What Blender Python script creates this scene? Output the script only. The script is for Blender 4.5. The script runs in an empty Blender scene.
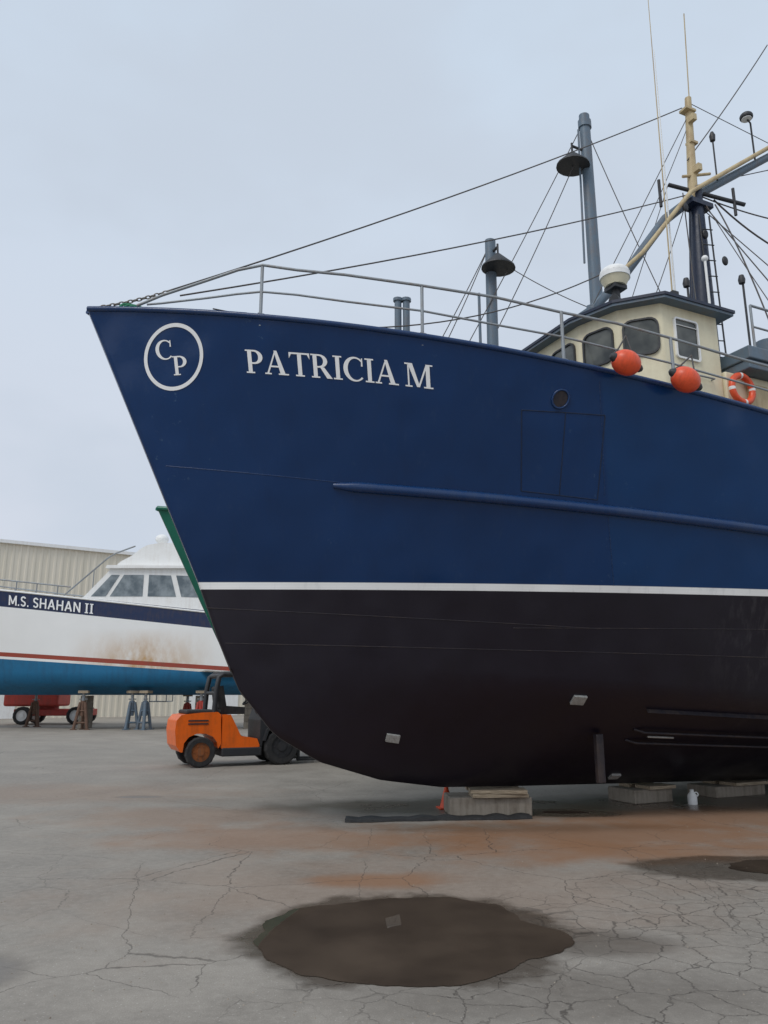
import bpy, math, random
from mathutils import Vector, Matrix, noise
random.seed(7)
sc=bpy.context.scene
COL=sc.collection
# ------------------------------------------------------------------ materials
def newmat(name):
    m=bpy.data.materials.new(name); m.use_nodes=True
    nt=m.node_tree; b=nt.nodes["Principled BSDF"]
    return m,nt,b
def lk(nt,a,b): nt.links.new(a,b)
def mixc(nt,fac,a,b,mode='MIX'):
    n=nt.nodes.new("ShaderNodeMix"); n.data_type='RGBA'; n.blend_type=mode
    for i,val in ((0,fac),(6,a),(7,b)):
        if hasattr(val,"links"): nt.links.new(val,n.inputs[i])
        else: n.inputs[i].default_value=(val if i==0 else (tuple(val)+(1,))[:4])
    return n.outputs[2]
def rng(nt,src,a,b,c=0.,d=1.,interp='LINEAR'):
    n=nt.nodes.new("ShaderNodeMapRange"); n.interpolation_type=interp
    nt.links.new(src,n.inputs[0])
    for i,v in enumerate((a,b,c,d)): n.inputs[i+1].default_value=v
    return n.outputs[0]
def mth(nt,op,a,b=None,clamp=False):
    n=nt.nodes.new("ShaderNodeMath"); n.operation=op; n.use_clamp=clamp
    for i,v in enumerate((a,b)):
        if v is None: continue
        if hasattr(v,"links"): nt.links.new(v,n.inputs[i])
        else: n.inputs[i].default_value=v
    return n.outputs[0]
def noisef(nt,scale,detail=4,rough=.55,vec=None,dist=0):
    n=nt.nodes.new("ShaderNodeTexNoise"); n.inputs["Scale"].default_value=scale
    n.inputs["Detail"].default_value=detail; n.inputs["Roughness"].default_value=rough
    n.inputs["Distortion"].default_value=dist
    if vec is not None: nt.links.new(vec,n.inputs["Vector"])
    return n.outputs["Fac"]
def objco(nt): return nt.nodes.new("ShaderNodeTexCoord").outputs["Object"]
def scaled(nt,vec,s):
    n=nt.nodes.new("ShaderNodeMapping"); n.inputs["Scale"].default_value=s
    nt.links.new(vec,n.inputs["Vector"]); return n.outputs[0]
def bump(nt,b,h,strength=.3,dist=.02):
    n=nt.nodes.new("ShaderNodeBump"); n.inputs["Strength"].default_value=strength
    n.inputs["Distance"].default_value=dist
    nt.links.new(h,n.inputs["Height"]); nt.links.new(n.outputs[0],b.inputs["Normal"]); return n
def paint(name,col,rough=.45,dirt=(.12,.08,.05),amt=.35,scale=3.,metal=0.,bs=.15):
    m,nt,b=newmat(name); co=objco(nt)
    n1=noisef(nt,scale,4,.65,co); n2=noisef(nt,scale*9,3,.6,co)
    st=noisef(nt,1.,4,.6,scaled(nt,co,(scale*4,scale*4,scale*.4)))
    f=rng(nt,mth(nt,'MULTIPLY',n1,st),.2,.42,0,amt)
    c=mixc(nt,f,col,dirt)
    c=mixc(nt,rng(nt,n2,.3,.7,0,.18),c,[x*.75 for x in col])
    lk(nt,c,b.inputs["Base Color"]); b.inputs["Metallic"].default_value=metal
    lk(nt,rng(nt,n2,.3,.7,rough-.06,rough+.1),b.inputs["Roughness"])
    if bs: bump(nt,b,n2,bs,.006)
    return m
cream=paint("cream_paint",(.80,.73,.52),.5,(.3,.16,.06),.25,2.)
creamdk=paint("tan_paint",(.56,.45,.26),.55,(.22,.10,.04),.5,3.)
navy=paint("navy_paint",(.012,.022,.05),.4,(.08,.05,.04),.3,2.)
steel=paint("galvanised_steel",(.30,.33,.35),.45,(.25,.14,.07),.45,5.,.3)
greyb=paint("grey_blue_paint",(.12,.17,.22),.5,(.2,.12,.07),.4,3.)
dark=paint("dark_metal",(.028,.030,.034),.5,(.06,.05,.045),.35,4.)
wire=paint("wire_rope",(.09,.09,.09),.6,(.16,.08,.04),.5,8.,.2,0)
white=paint("white_paint",(.88,.88,.86),.4,(.4,.3,.2),.2,2.)
orange=paint("orange_paint",(.90,.15,.01),.33,(.12,.05,.02),.35,2.5)
buoyor=paint("orange_buoy_vinyl",(.85,.10,.03),.38,(.35,.05,.02),.5,6.)
rubber=paint("black_rubber",(.022,.022,.023),.8,(.07,.065,.06),.5,8.)
redp=paint("red_paint",(.48,.05,.035),.5,(.12,.06,.04),.5,3.)
rust=paint("rusty_steel",(.16,.09,.06),.75,(.05,.03,.02),.6,6.)
conc=paint("concrete_block",(.30,.26,.21),.9,(.10,.07,.045),.7,4.,0,.5)
deckm=paint("deck_paint",(.12,.14,.15),.7)
greenrope=paint("green_rope",(.03,.22,.12),.8)
chrome=paint("worn_chain",(.25,.24,.22),.5,(.2,.1,.05),.6,10,.5)
zincm=paint("zinc_anode",(.36,.36,.34),.6,(.1,.08,.07),.6,20)
hubm=paint("dusty_orange_hub",(.30,.09,.02),.6,(.10,.07,.05),.7,6)
blueplain=paint("blue_paint",(.004,.034,.122),.25,(.05,.07,.11),.3,2.)
blueseam=paint("dark_navy_weld",(.002,.014,.05),.4,(.03,.05,.08),.3,2.)  # darker navy for the welded plate outline
botseam=paint("bottom_seam_paint",(.016,.013,.020),.6)
def woodmat():
    m,nt,b=newmat("weathered_timber"); co=objco(nt)
    g=noisef(nt,6,5,.6,scaled(nt,co,(1,12,12)))
    lk(nt,mixc(nt,rng(nt,g,.3,.7),(.50,.41,.29),(.20,.15,.10)),b.inputs["Base Color"])
    b.inputs["Roughness"].default_value=.85; bump(nt,b,g,.5,.01); return m
wood=woodmat()
def glassmat(name,a,b_):
    m,nt,b=newmat(name); co=objco(nt)
    lk(nt,mixc(nt,rng(nt,noisef(nt,2.4,3,.5,co),.35,.65),a,b_),b.inputs["Base Color"])
    b.inputs["Roughness"].default_value=.05; return m
glass=glassmat("sky_toned_window_glass",(.03,.035,.035),(.13,.135,.12))  # pale mottling in the colour imitates reflected sky and interior light
paleglass=glassmat("pale_window_glass",(.10,.13,.15),(.26,.30,.32))
def letterm():
    m,nt,b=newmat("white_lettering"); co=objco(nt)
    n=noisef(nt,18,3,.6,co)
    lk(nt,mixc(nt,rng(nt,n,.45,.75,0,.15),(.95,.95,.94),(.6,.63,.66)),b.inputs["Base Color"])
    b.inputs["Roughness"].default_value=.45; return m
letm=letterm()
def hullmat(name,top,bottom,zw,stripe=(.92,.92,.90),sw=.085,rough=.13):
    m,nt,b=newmat(name); co=objco(nt)
    sep=nt.nodes.new("ShaderNodeSeparateXYZ"); lk(nt,co,sep.inputs[0]); z=sep.outputs[2]; x=sep.outputs[0]
    big=noisef(nt,.55,3,.6,co); mid=noisef(nt,3.5,4,.65,co); fine=noisef(nt,30,2,.6,co)
    strk=noisef(nt,1,4,.65,scaled(nt,co,(5,5,.35)))
    strk2=noisef(nt,1,3,.6,scaled(nt,co,(14,14,.8)))
    t=mixc(nt,rng(nt,big,.35,.65),top,[c*1.18+.0003 for c in top])
    t=mixc(nt,rng(nt,strk,.5,.75,0,.2),t,[c*.6+.001 for c in top])
    t=mixc(nt,rng(nt,mth(nt,'MULTIPLY',strk2,mid),.33,.45,0,.07),t,(.08,.13,.19))
    sp=rng(nt,noisef(nt,9,5,.75,co),.63,.69,0,.45)
    t=mixc(nt,mth(nt,'MULTIPLY',sp,rng(nt,big,.54,.60)),t,(.08,.15,.24))
    # topside colour darkens low down toward the bow
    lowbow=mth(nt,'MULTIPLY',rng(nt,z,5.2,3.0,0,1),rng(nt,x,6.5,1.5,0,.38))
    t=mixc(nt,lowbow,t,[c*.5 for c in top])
    t=mixc(nt,rng(nt,mth(nt,'ADD',x,mth(nt,'MULTIPLY',z,.24)),7.02,7.04,0,.5),t,[top[0]*1.5,top[1]*1.6,top[2]*1.4])  # lighter blue aft of the plate seam, sky reflection put into the colour
    u=mixc(nt,rng(nt,mid,.3,.7),bottom,[c*1.15+.0004 for c in bottom])
    u=mixc(nt,rng(nt,strk,.5,.8,0,.25),u,(.015,.012,.016))
    u=mixc(nt,mth(nt,'MULTIPLY',rng(nt,mth(nt,'MULTIPLY',strk2,strk),.24,.36,0,.35),mth(nt,'MULTIPLY',rng(nt,x,7.6,8.6,.0,1),rng(nt,z,1.6,2.2,.2,1))),u,(.085,.080,.085))
    below=rng(nt,z,zw-.003,zw+.003)
    c=mixc(nt,below,u,t)
    d=mth(nt,'ABSOLUTE',mth(nt,'SUBTRACT',z,zw))
    s=rng(nt,d,sw/2-.003,sw/2+.003,1,0)
    sc2=mixc(nt,rng(nt,strk2,.55,.8,0,.35),stripe,(.5,.52,.54))
    c=mixc(nt,s,c,sc2)
    lk(nt,c,b.inputs["Base Color"])
    r=mixc(nt,below,(.40,.40,.40),(rough,rough,rough))
    rr=mth(nt,'ADD',r,rng(nt,mid,.3,.7,-.02,.07))
    lk(nt,rr,b.inputs["Roughness"])
    b.inputs["Specular IOR Level"].default_value=.42
    fr=mth(nt,'SINE',mth(nt,'MULTIPLY',x,2*math.pi/.62)); 
    lo=mth(nt,'SINE',mth(nt,'MULTIPLY',z,2*math.pi/.9))
    h=mth(nt,'ADD',mth(nt,'MULTIPLY',noisef(nt,1.1,1,.4,co),1.7),mth(nt,'MULTIPLY',fine,.01))
    h=mth(nt,'ADD',h,mth(nt,'MULTIPLY',mid,.05))
    h=mth(nt,'ADD',h,mth(nt,'MULTIPLY',mth(nt,'MULTIPLY',fr,lo),.08))
    bump(nt,b,h,.8,.05)
    return m
bluehull=hullmat("blue_hull_paint",(.0016,.029,.108),(.0080,.0055,.0125),2.885)
greenhull=hullmat("green_hull_paint",(.010,.13,.085),(.02,.006,.006),2.75,(.5,.5,.45),.03)
# ------------------------------------------------------------------ mesh builder
import bmesh
class MB:
    def __init__(s): s.v=[]; s.f=[]; s.m=[]; s.sm=[]
    def add(s,vs,fs,mi=0,smooth=False):
        o=len(s.v); s.v+= [tuple(p) for p in vs]
        for f in fs: s.f.append([i+o for i in f]); s.m.append(mi); s.sm.append(smooth)
    def box(s,x0,x1,y0,y1,z0,z1,mi=0,M=None):
        vs=[Vector((x,y,z)) for z in (z0,z1) for y in (y0,y1) for x in (x0,x1)]
        if M is not None: vs=[M@p for p in vs]
        s.add(vs,[(0,2,3,1),(4,5,7,6),(0,1,5,4),(2,6,7,3),(0,4,6,2),(1,3,7,5)],mi)
    def tube(s,pts,r,mi=0,seg=8,caps=True):
        pts=[Vector(p) for p in pts]; n=len(pts)
        rs=r if isinstance(r,(list,tuple)) else [r]*n
        ref=None; vs=[]
        for i,p in enumerate(pts):
            t=(pts[min(i+1,n-1)]-pts[max(i-1,0)]).normalized()
            if ref is None:
                ref=t.cross(Vector((0,0,1)))
                if ref.length<.05: ref=t.cross(Vector((1,0,0)))
                ref.normalize()
            a=(ref-t*ref.dot(t)).normalized(); ref=a; b=t.cross(a)
            for k in range(seg):
                w=2*math.pi*k/seg; vs.append(p+(a*math.cos(w)+b*math.sin(w))*rs[i])
        fs=[]
        for i in range(n-1):
            for k in range(seg):
                k2=(k+1)%seg; fs.append((i*seg+k,i*seg+k2,(i+1)*seg+k2,(i+1)*seg+k))
        s.add(vs,fs,mi,True)
        if caps:
            s.add(vs[:seg],[tuple(reversed(range(seg)))],mi); s.add(vs[-seg:],[tuple(range(seg))],mi)
    def ball(s,c,r,mi=0,sx=1,sy=1,sz=1,nu=16,nv=10,v0=0.,v1=1.):
        vs=[];fs=[]
        for j in range(nv+1):
            ph=math.pi*(v0+(v1-v0)*j/nv)
            for i in range(nu):
                th=2*math.pi*i/nu
                vs.append((c[0]+r*sx*math.sin(ph)*math.cos(th),c[1]+r*sy*math.sin(ph)*math.sin(th),c[2]+r*sz*math.cos(ph)))
        for j in range(nv):
            for i in range(nu):
                i2=(i+1)%nu; fs.append((j*nu+i,(j+1)*nu+i,(j+1)*nu+i2,j*nu+i2))
        s.add(vs,fs,mi,True)
    def prism(s,poly,z0,z1,mi=0,mitop=None):
        n=len(poly); vs=[(p[0],p[1],z0) for p in poly]+[(p[0],p[1],z1) for p in poly]
        s.add(vs,[(i,(i+1)%n,n+(i+1)%n,n+i) for i in range(n)],mi)
        s.add(vs[n:],[tuple(range(n))],mi if mitop is None else mitop)
        s.add(vs[:n],[tuple(reversed(range(n)))],mi)
    def side(s,poly,y0,y1,mi=0):
        n=len(poly); vs=[(p[0],y0,p[1]) for p in poly]+[(p[0],y1,p[1]) for p in poly]
        s.add(vs,[(i,(i+1)%n,n+(i+1)%n,n+i) for i in range(n)],mi)
        s.add(vs[:n],[tuple(range(n))],mi); s.add(vs[n:],[tuple(reversed(range(n)))],mi)
    def torus(s,c,R,r,ax='z',mi=0,nu=24,nv=8,M=None,mifun=None):
        vs=[]
        for i in range(nu):
            a=2*math.pi*i/nu
            for j in range(nv):
                b=2*math.pi*j/nv; q=(R+r*math.cos(b))
                p=Vector((q*math.cos(a),q*math.sin(a),r*math.sin(b)))
                if ax=='y': p=Vector((p.x,p.z,p.y))
                if ax=='x': p=Vector((p.z,p.x,p.y))
                if M is not None: p=M@p
                vs.append(p+Vector(c))
        for i in range(nu):
            for j in range(nv):
                i2=(i+1)%nu;j2=(j+1)%nv
                f=(i*nv+j,i2*nv+j,i2*nv+j2,i*nv+j2)
                s.add([vs[q] for q in f],[(0,1,2,3)],mi if mifun is None else mifun(i),True)
    def obj(s,name,mats,parent=None,bevel=0,recalc=True,weld=False,loc=None,rot=None):
        me=bpy.data.meshes.new(name); me.from_pydata(s.v,[],s.f)
        if not isinstance(mats,(list,tuple)): mats=[mats]
        for m in mats: me.materials.append(m)
        me.polygons.foreach_set("material_index",s.m); me.polygons.foreach_set("use_smooth",s.sm)
        if recalc or weld:
            bm=bmesh.new(); bm.from_mesh(me)
            if weld: bmesh.ops.remove_doubles(bm,verts=bm.verts,dist=.0005)
            bmesh.ops.recalc_face_normals(bm,faces=bm.faces); bm.to_mesh(me); bm.free()
        me.update()
        o=bpy.data.objects.new(name,me); COL.objects.link(o)
        if parent is not None: o.parent=parent
        if loc: o.location=loc
        if rot: o.rotation_euler=rot
        if bevel:
            b=o.modifiers.new("bevel",'BEVEL'); b.width=bevel; b.segments=3; b.limit_method='ANGLE'
        return o
def empty(name,loc,rz,label,cat,group=None):
    o=bpy.data.objects.new(name,None); COL.objects.link(o); o.location=loc; o.rotation_euler=(0,0,math.radians(rz))
    o["label"]=label; o["category"]=cat
    if group: o["group"]=group
    return o
def tag(o,label,cat,group=None):
    o["label"]=label; o["category"]=cat
    if group: o["group"]=group
    return o
def wiret(parent,a,b,r=.009,sag=0.,name="rigging_wire",mat=None,seg=5,n=14):
    a=Vector(a);b=Vector(b);pts=[]
    for i in range(n+1):
        f=i/n; p=a.lerp(b,f); p.z-=sag*4*f*(1-f); pts.append(p)
    m=MB(); m.tube(pts,r,0,seg); return m.obj(name,mat or wire,parent,recalc=False)
# ------------------------------------------------------------------ trawler hull form
SZ=[.36,.40,.525,.774,1.11,1.65,2.24,2.88,6.6]
SS=[6.0,4.87,4.0,3.17,2.575,2.11,1.83,1.57,-.168]
def stem(z):
    if z<=SZ[0]: return SS[0]
    for i in range(len(SZ)-1):
        if z<=SZ[i+1]:
            f=(z-SZ[i])/(SZ[i+1]-SZ[i]); return SS[i]+(SS[i+1]-SS[i])*f
    return SS[-1]
def keelz(s):
    if s>=SS[0]: return max(.2,.36-.026*(s-6))
    for i in range(len(SS)-1):
        if s>=SS[i+1]:
            f=(s-SS[i])/(SS[i+1]-SS[i]); return SZ[i]+(SZ[i+1]-SZ[i])*f
    return SZ[-1]
def hbt(t,z):
    w=max(-.5,min(1.1,(z-2.88)/3.36)); B=3.2+.3*w; T=13-w; p=1.94+.86*w
    t=max(0,t); g=1-(1-t/T)**p if t<T else 1.
    if t>14: g*=1-.012*(t-14)
    return .035+B*g
def hb(s,z): return hbt(s-stem(z),z)
def zd(t): return 6.24-.15*t if t<10 else 4.74-.15*(t-10)+.0095*(t-10)**2
def zc(t): return max(1.4,1.9-.06*t)
LEN=20.
def trawler(parent,hm):
    ts=[0]+[LEN*(i/90.)**1.35 for i in range(1,91)]
    NV=26; NB=7; m=MB()
    cols=[]
    for t in ts:
        colm=[]
        c0=stem(zc(t))+t
        for j in range(NB):
            f=j/NB; kz=min(keelz(c0),zc(t)); y=.02+(hbt(t,zc(t))-.02)*f
            if j==0: y=.05 if t>1 else .02
            colm.append((c0,y,kz+(zc(t)-kz)*(f**1.08)))
        for j in range(NV+1):
            z=zc(t)+(zd(t)-zc(t))*j/NV
            colm.append((stem(z)+t,hbt(t,z),z))
        cols.append(colm)
    R=NB+NV+1
    for sgn in (-1,1):
        vs=[(x,sgn*y,z) for c in cols for (x,y,z) in c]
        fs=[(i*R+j,(i+1)*R+j,(i+1)*R+j+1,i*R+j+1) for i in range(len(ts)-1) for j in range(R-1)]
        m.add(vs,fs,0,True)
    vs=[]
    for i,c in enumerate(cols): vs+=[(c[0][0],-c[0][1],c[0][2]),(c[0][0],c[0][1],c[0][2])]
    m.add(vs,[(2*i,2*i+1,2*i+3,2*i+2) for i in range(len(cols)-1)],0,True)
    for c,smo in ((cols[0],True),(cols[-1],False)):
        vs=[]
        for p in c: vs+=[(p[0],-p[1],p[2]),(p[0],p[1],p[2])]
        m.add(vs,[(2*i,2*i+1,2*i+3,2*i+2) for i in range(len(c)-1)],0,smo)
    h=m.obj("hull",hm,parent,weld=True)
    m=MB(); vs=[]
    for t in ts[2:]:
        z=zd(t)-.8; x=stem(z)+t; y=hbt(t,z)-.03
        if t<LEN: x=min(x,LEN-.05)
        vs+=[(x,-y,z),(x,y,z)]
    m.add(vs,[(2*i,2*i+1,2*i+3,2*i+2) for i in range(len(vs)//2-1)])
    m.obj("deck",deckm,parent)
    return h
def pt(s,z,off=0.,sg=-1):
    e=.02; y=hb(s,z)
    nx=-(hb(s+e,z)-hb(s-e,z))/(2*e); nz=-(hb(s,z+e)-hb(s,z-e))/(2*e)
    n=Vector((nx,1,nz)).normalized()
    return Vector((s+n.x*off,sg*(y+n.y*off),z+n.z*off))
def dk(t,dz=0,inn=0,sg=-1):
    return Vector((t+stem(zd(t)),sg*max(0.0,hbt(t,zd(t))-inn),zd(t)+dz))
# ================================================================== blue trawler
pat=empty("fishing_trawler",(-3.68,8.72,0),25,"large navy blue steel fishing trawler standing ashore on keel blocks","boat")
trawler(pat,bluehull)
for sg in (-1,1):
    m=MB(); m.tube([dk(t*.25,.0,.0,sg) for t in range(0,80)],.034,0,8); m.obj("cap_rail",blueplain,pat,recalc=False)
m=MB(); vs=[]
for i in range(9):
    t=.0+i*.2; vs+=[dk(t,.038,.0,-1),dk(t,.038,.0,1)]
m.add(vs,[(2*i,2*i+1,2*i+3,2*i+2) for i in range(8)]); m.obj("bow_plate",greyb,pat)
def railz(s): return 4.06-(s-2.9)*.074
m=MB(); pts=[];rs=[]
for i in range(70):
    s=2.90+i*.24; pts.append(pt(s,railz(s),.01)); rs.append(.066 if i>0 else .03)
m.tube(pts,rs,0,10); m.obj("rub_rail",blueplain,pat,recalc=False)
def strip(name,fn,mat,r=.006):
    m=MB(); m.tube(fn,r,0,5); return m.obj(name,mat,pat,recalc=False)
seam=lambda a,b,n=20:[pt(a[0]+(b[0]-a[0])*i/n,a[1]+(b[1]-a[1])*i/n,-.001) for i in range(n+1)]
for a,b in [((1.05,4.32),(3.1,4.08)),((5.72,5.3),(6.03,4.0)),((6.1,3.82),(6.35,2.93)),((1.9,2.2),(12,2.0)),((1.65,2.62),(6.3,2.4)),((5.2,2.4),(12,2.45))]:
    strip("weld_seam",seam(a,b),blueplain if a[1]>2.9 else botseam)
PQ=[(5.02,4.02),(5.95,3.94),(5.86,4.92),(4.86,4.94)]
for i in range(4): strip("weld_seam",seam(PQ[i],PQ[(i+1)%4],12),blueseam,.008)
strip("weld_seam",seam((5.48,3.98),(5.38,4.93),10),blueseam,.007)
def ringon(s0,z0,r,m,rad,mi=0,off=.01):
    ppts=[pt(s0+r*.93*math.cos(a),z0+r*math.sin(a),off) for a in [2*math.pi*i/28 for i in range(29)]]
    m.tube(ppts,rad,mi,6,caps=False)
m=MB(); ringon(5.29,5.08,.105,m,.014)
vs=[pt(5.29,5.08,.006)]+[pt(5.29+.095*math.cos(a),5.08+.103*math.sin(a),.005) for a in [2*math.pi*i/28 for i in range(28)]]
m.add(vs,[(0,1+i,1+(i+1)%28) for i in range(28)],1)
m.obj("hawse_port",[blueplain,botseam],pat,recalc=False)
# ---- lettering
def rect(x0,x1,y0,y1): return [[(x0,y0),(x1,y0),(x1,y1),(x0,y1)]]
def para(x0,x1,y0,x2,x3,y1): return [[(x0,y0),(x1,y0),(x3,y1),(x2,y1)]]
def arc(cx,cy,ox,oy,ix,iy,a0,a1,n=16,icx=None):
    icx=cx if icx is None else icx
    out=[]
    for i in range(n):
        a=math.radians(a0+(a1-a0)*i/n); b=math.radians(a0+(a1-a0)*(i+1)/n)
        out.append([(icx+ix*math.cos(a),cy+iy*math.sin(a)),(cx+ox*math.cos(a),cy+oy*math.sin(a)),(cx+ox*math.cos(b),cy+oy*math.sin(b)),(icx+ix*math.cos(b),cy+iy*math.sin(b))])
    return out
def tri(a,b,c): return [[a,b,c]]
G={}
G['P']=(.74,[rect(.09,.26,0,1),rect(0,.09,0,.06)+rect(.26,.36,0,.06),rect(0,.09,.94,1),rect(.26,.36,.93,1)+rect(.26,.36,.40,.47),arc(.36,.70,.37,.30,.185,.23,-90,90)])
G['R']=(.90,[rect(.09,.26,0,1),rect(0,.09,0,.06)+rect(.26,.36,0,.06),rect(0,.09,.94,1),rect(.26,.36,.93,1)+rect(.26,.36,.43,.50),arc(.36,.72,.35,.28,.17,.21,-90,90),para(.66,.90,0,.38,.56,.46)])
G['A']=(1.02,[para(.09,.17,.05,.46,.52,1.0),para(.66,.87,.05,.43,.56,1.02),rect(.24,.66,.31,.38),rect(0,.28,0,.06),rect(.58,1.02,0,.06)])
G['T']=(.88,[rect(.355,.525,0,.93),rect(.25,.355,0,.06)+rect(.525,.63,0,.06),rect(0,.88,.93,1),tri((0,.93),(0,.74),(.10,.93)),tri((.88,.93),(.88,.74),(.78,.93))])
G['I']=(.38,[rect(.105,.275,0,1),rect(0,.105,0,.06)+rect(.275,.38,0,.06),rect(0,.105,.94,1)+rect(.275,.38,.94,1)])
G['C']=(.90,[arc(.50,.5,.49,.52,.34,.45,46,316,28,.54),[[(.78,.64),(.85,.64),(.85,.98),(.80,.98)]],])
G['M']=(1.24,[rect(.12,.19,.06,.94),rect(0,.31,0,.06),para(.51,.65,.02,.13,.34,1.),para(.56,.64,.02,.93,1.01,.96),rect(.93,1.11,.06,1.0),rect(.82,1.24,0,.06),rect(0,.14,.94,1)+rect(1.11,1.24,.94,1)])
SHR=.22
def put(m,ch,s0,z0,k,h,x=0.,basez=None):
    for gi,grp in enumerate(G[ch][1]):
        for poly in grp:
            vs=[]
            for (a,b) in poly:
                s=s0+(x+a)*k; zz=(basez(s) if basez else z0)+b*h
                vs.append(pt(s-SHR*b*h,zz,.006+.0006*gi))
            m.add(vs,[tuple(range(len(vs)))])
gap=.05
tot=sum(G[c][0]+gap for c in "PATRICIAM")+.24-gap
kk=2.03/tot
m=MB(); x=0.
for ch in "PATRICIA M":
    if ch==' ': x+=.24; continue
    put(m,ch,1.80,0,kk,.262,x,lambda s:5.362-(s-1.80)*.105); x+=G[ch][0]+gap
m.obj("name_lettering",letm,pat,recalc=False)
m=MB(); n=64; vs=[]
for i in range(n):
    a=2*math.pi*i/n
    for r in (.885,1.0): vs.append(pt(.995+.315*r*math.cos(a)-.042*r*math.sin(a),5.585+.385*r*math.sin(a),.007))
m.add(vs,[(2*i,2*i+1,(2*i+3)%(2*n),(2*i+2)%(2*n)) for i in range(n)])
put(m,'C',.815,5.565,.20,.22); put(m,'P',1.025,5.375,.205,.22)
m.obj("circular_emblem",letm,pat,recalc=False)
# ---- anodes and bottom gear
def bot(s,f,off=.0):
    t=s-2.0
    for _ in range(6): t=s-stem(zc(t))
    kz=min(keelz(s),zc(t)); B=hbt(t,zc(t))
    z=kz+(zc(t)-kz)*(f**1.08); y=.02+(B-.02)*f
    n=Vector((0,-(zc(t)-kz),-B)).normalized()
    n=Vector((-.25,n.y*1.,n.z)).normalized()
    return Vector((s,-y,z))+n*off
for s,f,l,w in [(3.93,.42,.17,.07),(6.12,.88,.17,.07),(7.55,.10,.16,.05)]:
    m=MB(); q=[(s,f),(s+l,f),(s+l,f+w),(s,f+w)]
    m.add([bot(a,b,.0) for a,b in q]+[bot(a,b,.035) for a,b in q],[(0,1,2,3),(4,5,6,7),(0,1,5,4),(1,2,6,5),(2,3,7,6),(3,0,4,7)])
    m.obj("zinc_anode",zincm,pat)
for f in (.55,.66):
    m=MB(); m.tube([bot(7.25,f,.0)]+[bot(7.4+i*.3,f,.05) for i in range(14)]+[bot(11.6,f,0)],.018,0,8); m.obj("keel_cooler_pipe",botseam,pat,recalc=False)
m=MB(); m.tube([bot(7.5,.62,.05),bot(7.9,.62,.05)],.014,0,8); m.obj("sounder_bracket",zincm,pat,recalc=False)
m=MB(); vs=[]
for i in range(20):
    s=7.2+i*.35; vs+=[bot(s,.86,-.01),bot(s,.86,.06)]
m.add(vs,[(2*i,2*i+1,2*i+3,2*i+2) for i in range(19)]); m.obj("bilge_keel",botseam,pat)
m=MB(); m.box(6.68,6.80,-1.04,-.97,.46,1.08); m.obj("transducer_fin",botseam,pat,bevel=.01)
# ---- bow rails
for sg in (-1,1):
    tt=[.75,1.2,1.5,1.75,2.1,2.6,3.4,4.2,4.95,5.6,6.3,7.2,8.0,9.0,10.0]
    def hh(t): return .70*min(1,max(.2,(t-.25)/1.45))
    m=MB(); m.tube([dk(.5,.06,.02,sg)]+[dk(t,hh(t)+.012*math.sin(t*5),.06+.015*math.sin(t*3),sg) for t in tt],.018,0,8); m.obj("hand_rail",steel,pat,recalc=False)
    m=MB(); m.tube([dk(.6,.08,.02,sg)]+[dk(t,hh(t)*.5+.01*math.sin(t*4),.06,sg) for t in tt],.014,0,8); m.obj("hand_rail",steel,pat,recalc=False)
    for t in (1.75,3.4,4.95,6.3,8.0,9.6):
        m=MB(); m.tube([dk(t,-.1,.06,sg),dk(t,.70,.06,sg)],.021,0,8)
        a=dk(t,.0,.06,sg); m.box(a.x-.04,a.x+.04,a.y-.03,a.y+.03,a.z-.02,a.z+.06)
        m.obj("rail_post",steel,pat,recalc=False)
m=MB()
A=Vector((.12,-.05,6.28));B=Vector((.95,-.11,6.67))
for i in range(17):
    p=A.lerp(B,i/16.); p.z-=.02*4*(i/16)*(1-i/16)
    M=Matrix.Rotation(math.radians(90 if i%2 else 0),3,'X')
    q=[]
    for k in range(13):
        a=2*math.pi*k/12; q.append(p+Matrix.Rotation(-.44,3,'Y')@(M@Vector((.038*math.cos(a),.019*math.sin(a),0))))
    m.tube(q,.0085,0,5,caps=False)
m.obj("bow_chain",chrome,pat,recalc=False)
m=MB()
for i in range(3):
    q=[(.46+.10*math.cos(a)+i*.05,-.18+.03*math.sin(a),6.27+.08*math.sin(a)) for a in [2*math.pi*k/14 for k in range(15)]]
    m.tube(q,.018,0,6)
m.tube([(.40,-.22,6.24),(.55,-.27,6.23),(.75,-.3,6.24),(1.1,-.5,6.2),(1.4,-.75,6.13)],.016,0,6)
m.obj("green_rope",greenrope,pat,recalc=False)
m=MB(); m.box(.62,.80,-.10,.10,6.16,6.30); m.box(1.0,1.3,-.2,.2,6.0,6.2); m.obj("bow_roller",steel,pat,bevel=.02)
# ---- wheelhouse
WP=[(8.75,-1.9),(7.62,-1.9),(7.2,-1.45),(7.0,-.8),(7.0,.8),(7.2,1.45),(7.62,1.9),(8.75,1.9)]
m=MB(); m.prism(WP,4.2,7.15); wh=m.obj("wheelhouse",cream,pat,bevel=.03)
def offpoly(poly,d):
    cx,cy=8.0,0; out=[]; n=len(poly)
    for i in range(n):
        a=Vector(poly[i-1]);b=Vector(poly[i]);c=Vector(poly[(i+1)%n])
        e1=(b-a).normalized();e2=(c-b).normalized()
        n1=Vector((e1.y,-e1.x));n2=Vector((e2.y,-e2.x))
        if n1.dot(b-Vector((cx,cy)))<0: n1=-n1
        if n2.dot(b-Vector((cx,cy)))<0: n2=-n2
        h=(n1+n2); h=h/h.dot(n1) if h.dot(n1)>.1 else n1
        out.append(tuple(b+h*d))
    return out
m=MB(); m.prism(offpoly(WP,.17),7.15,7.19,0,0)
m.prism(offpoly(WP,.19),7.19,7.235,1,2)
roof=m.obj("roof",[greyb,navy,greyb],wh,bevel=.008)
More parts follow.
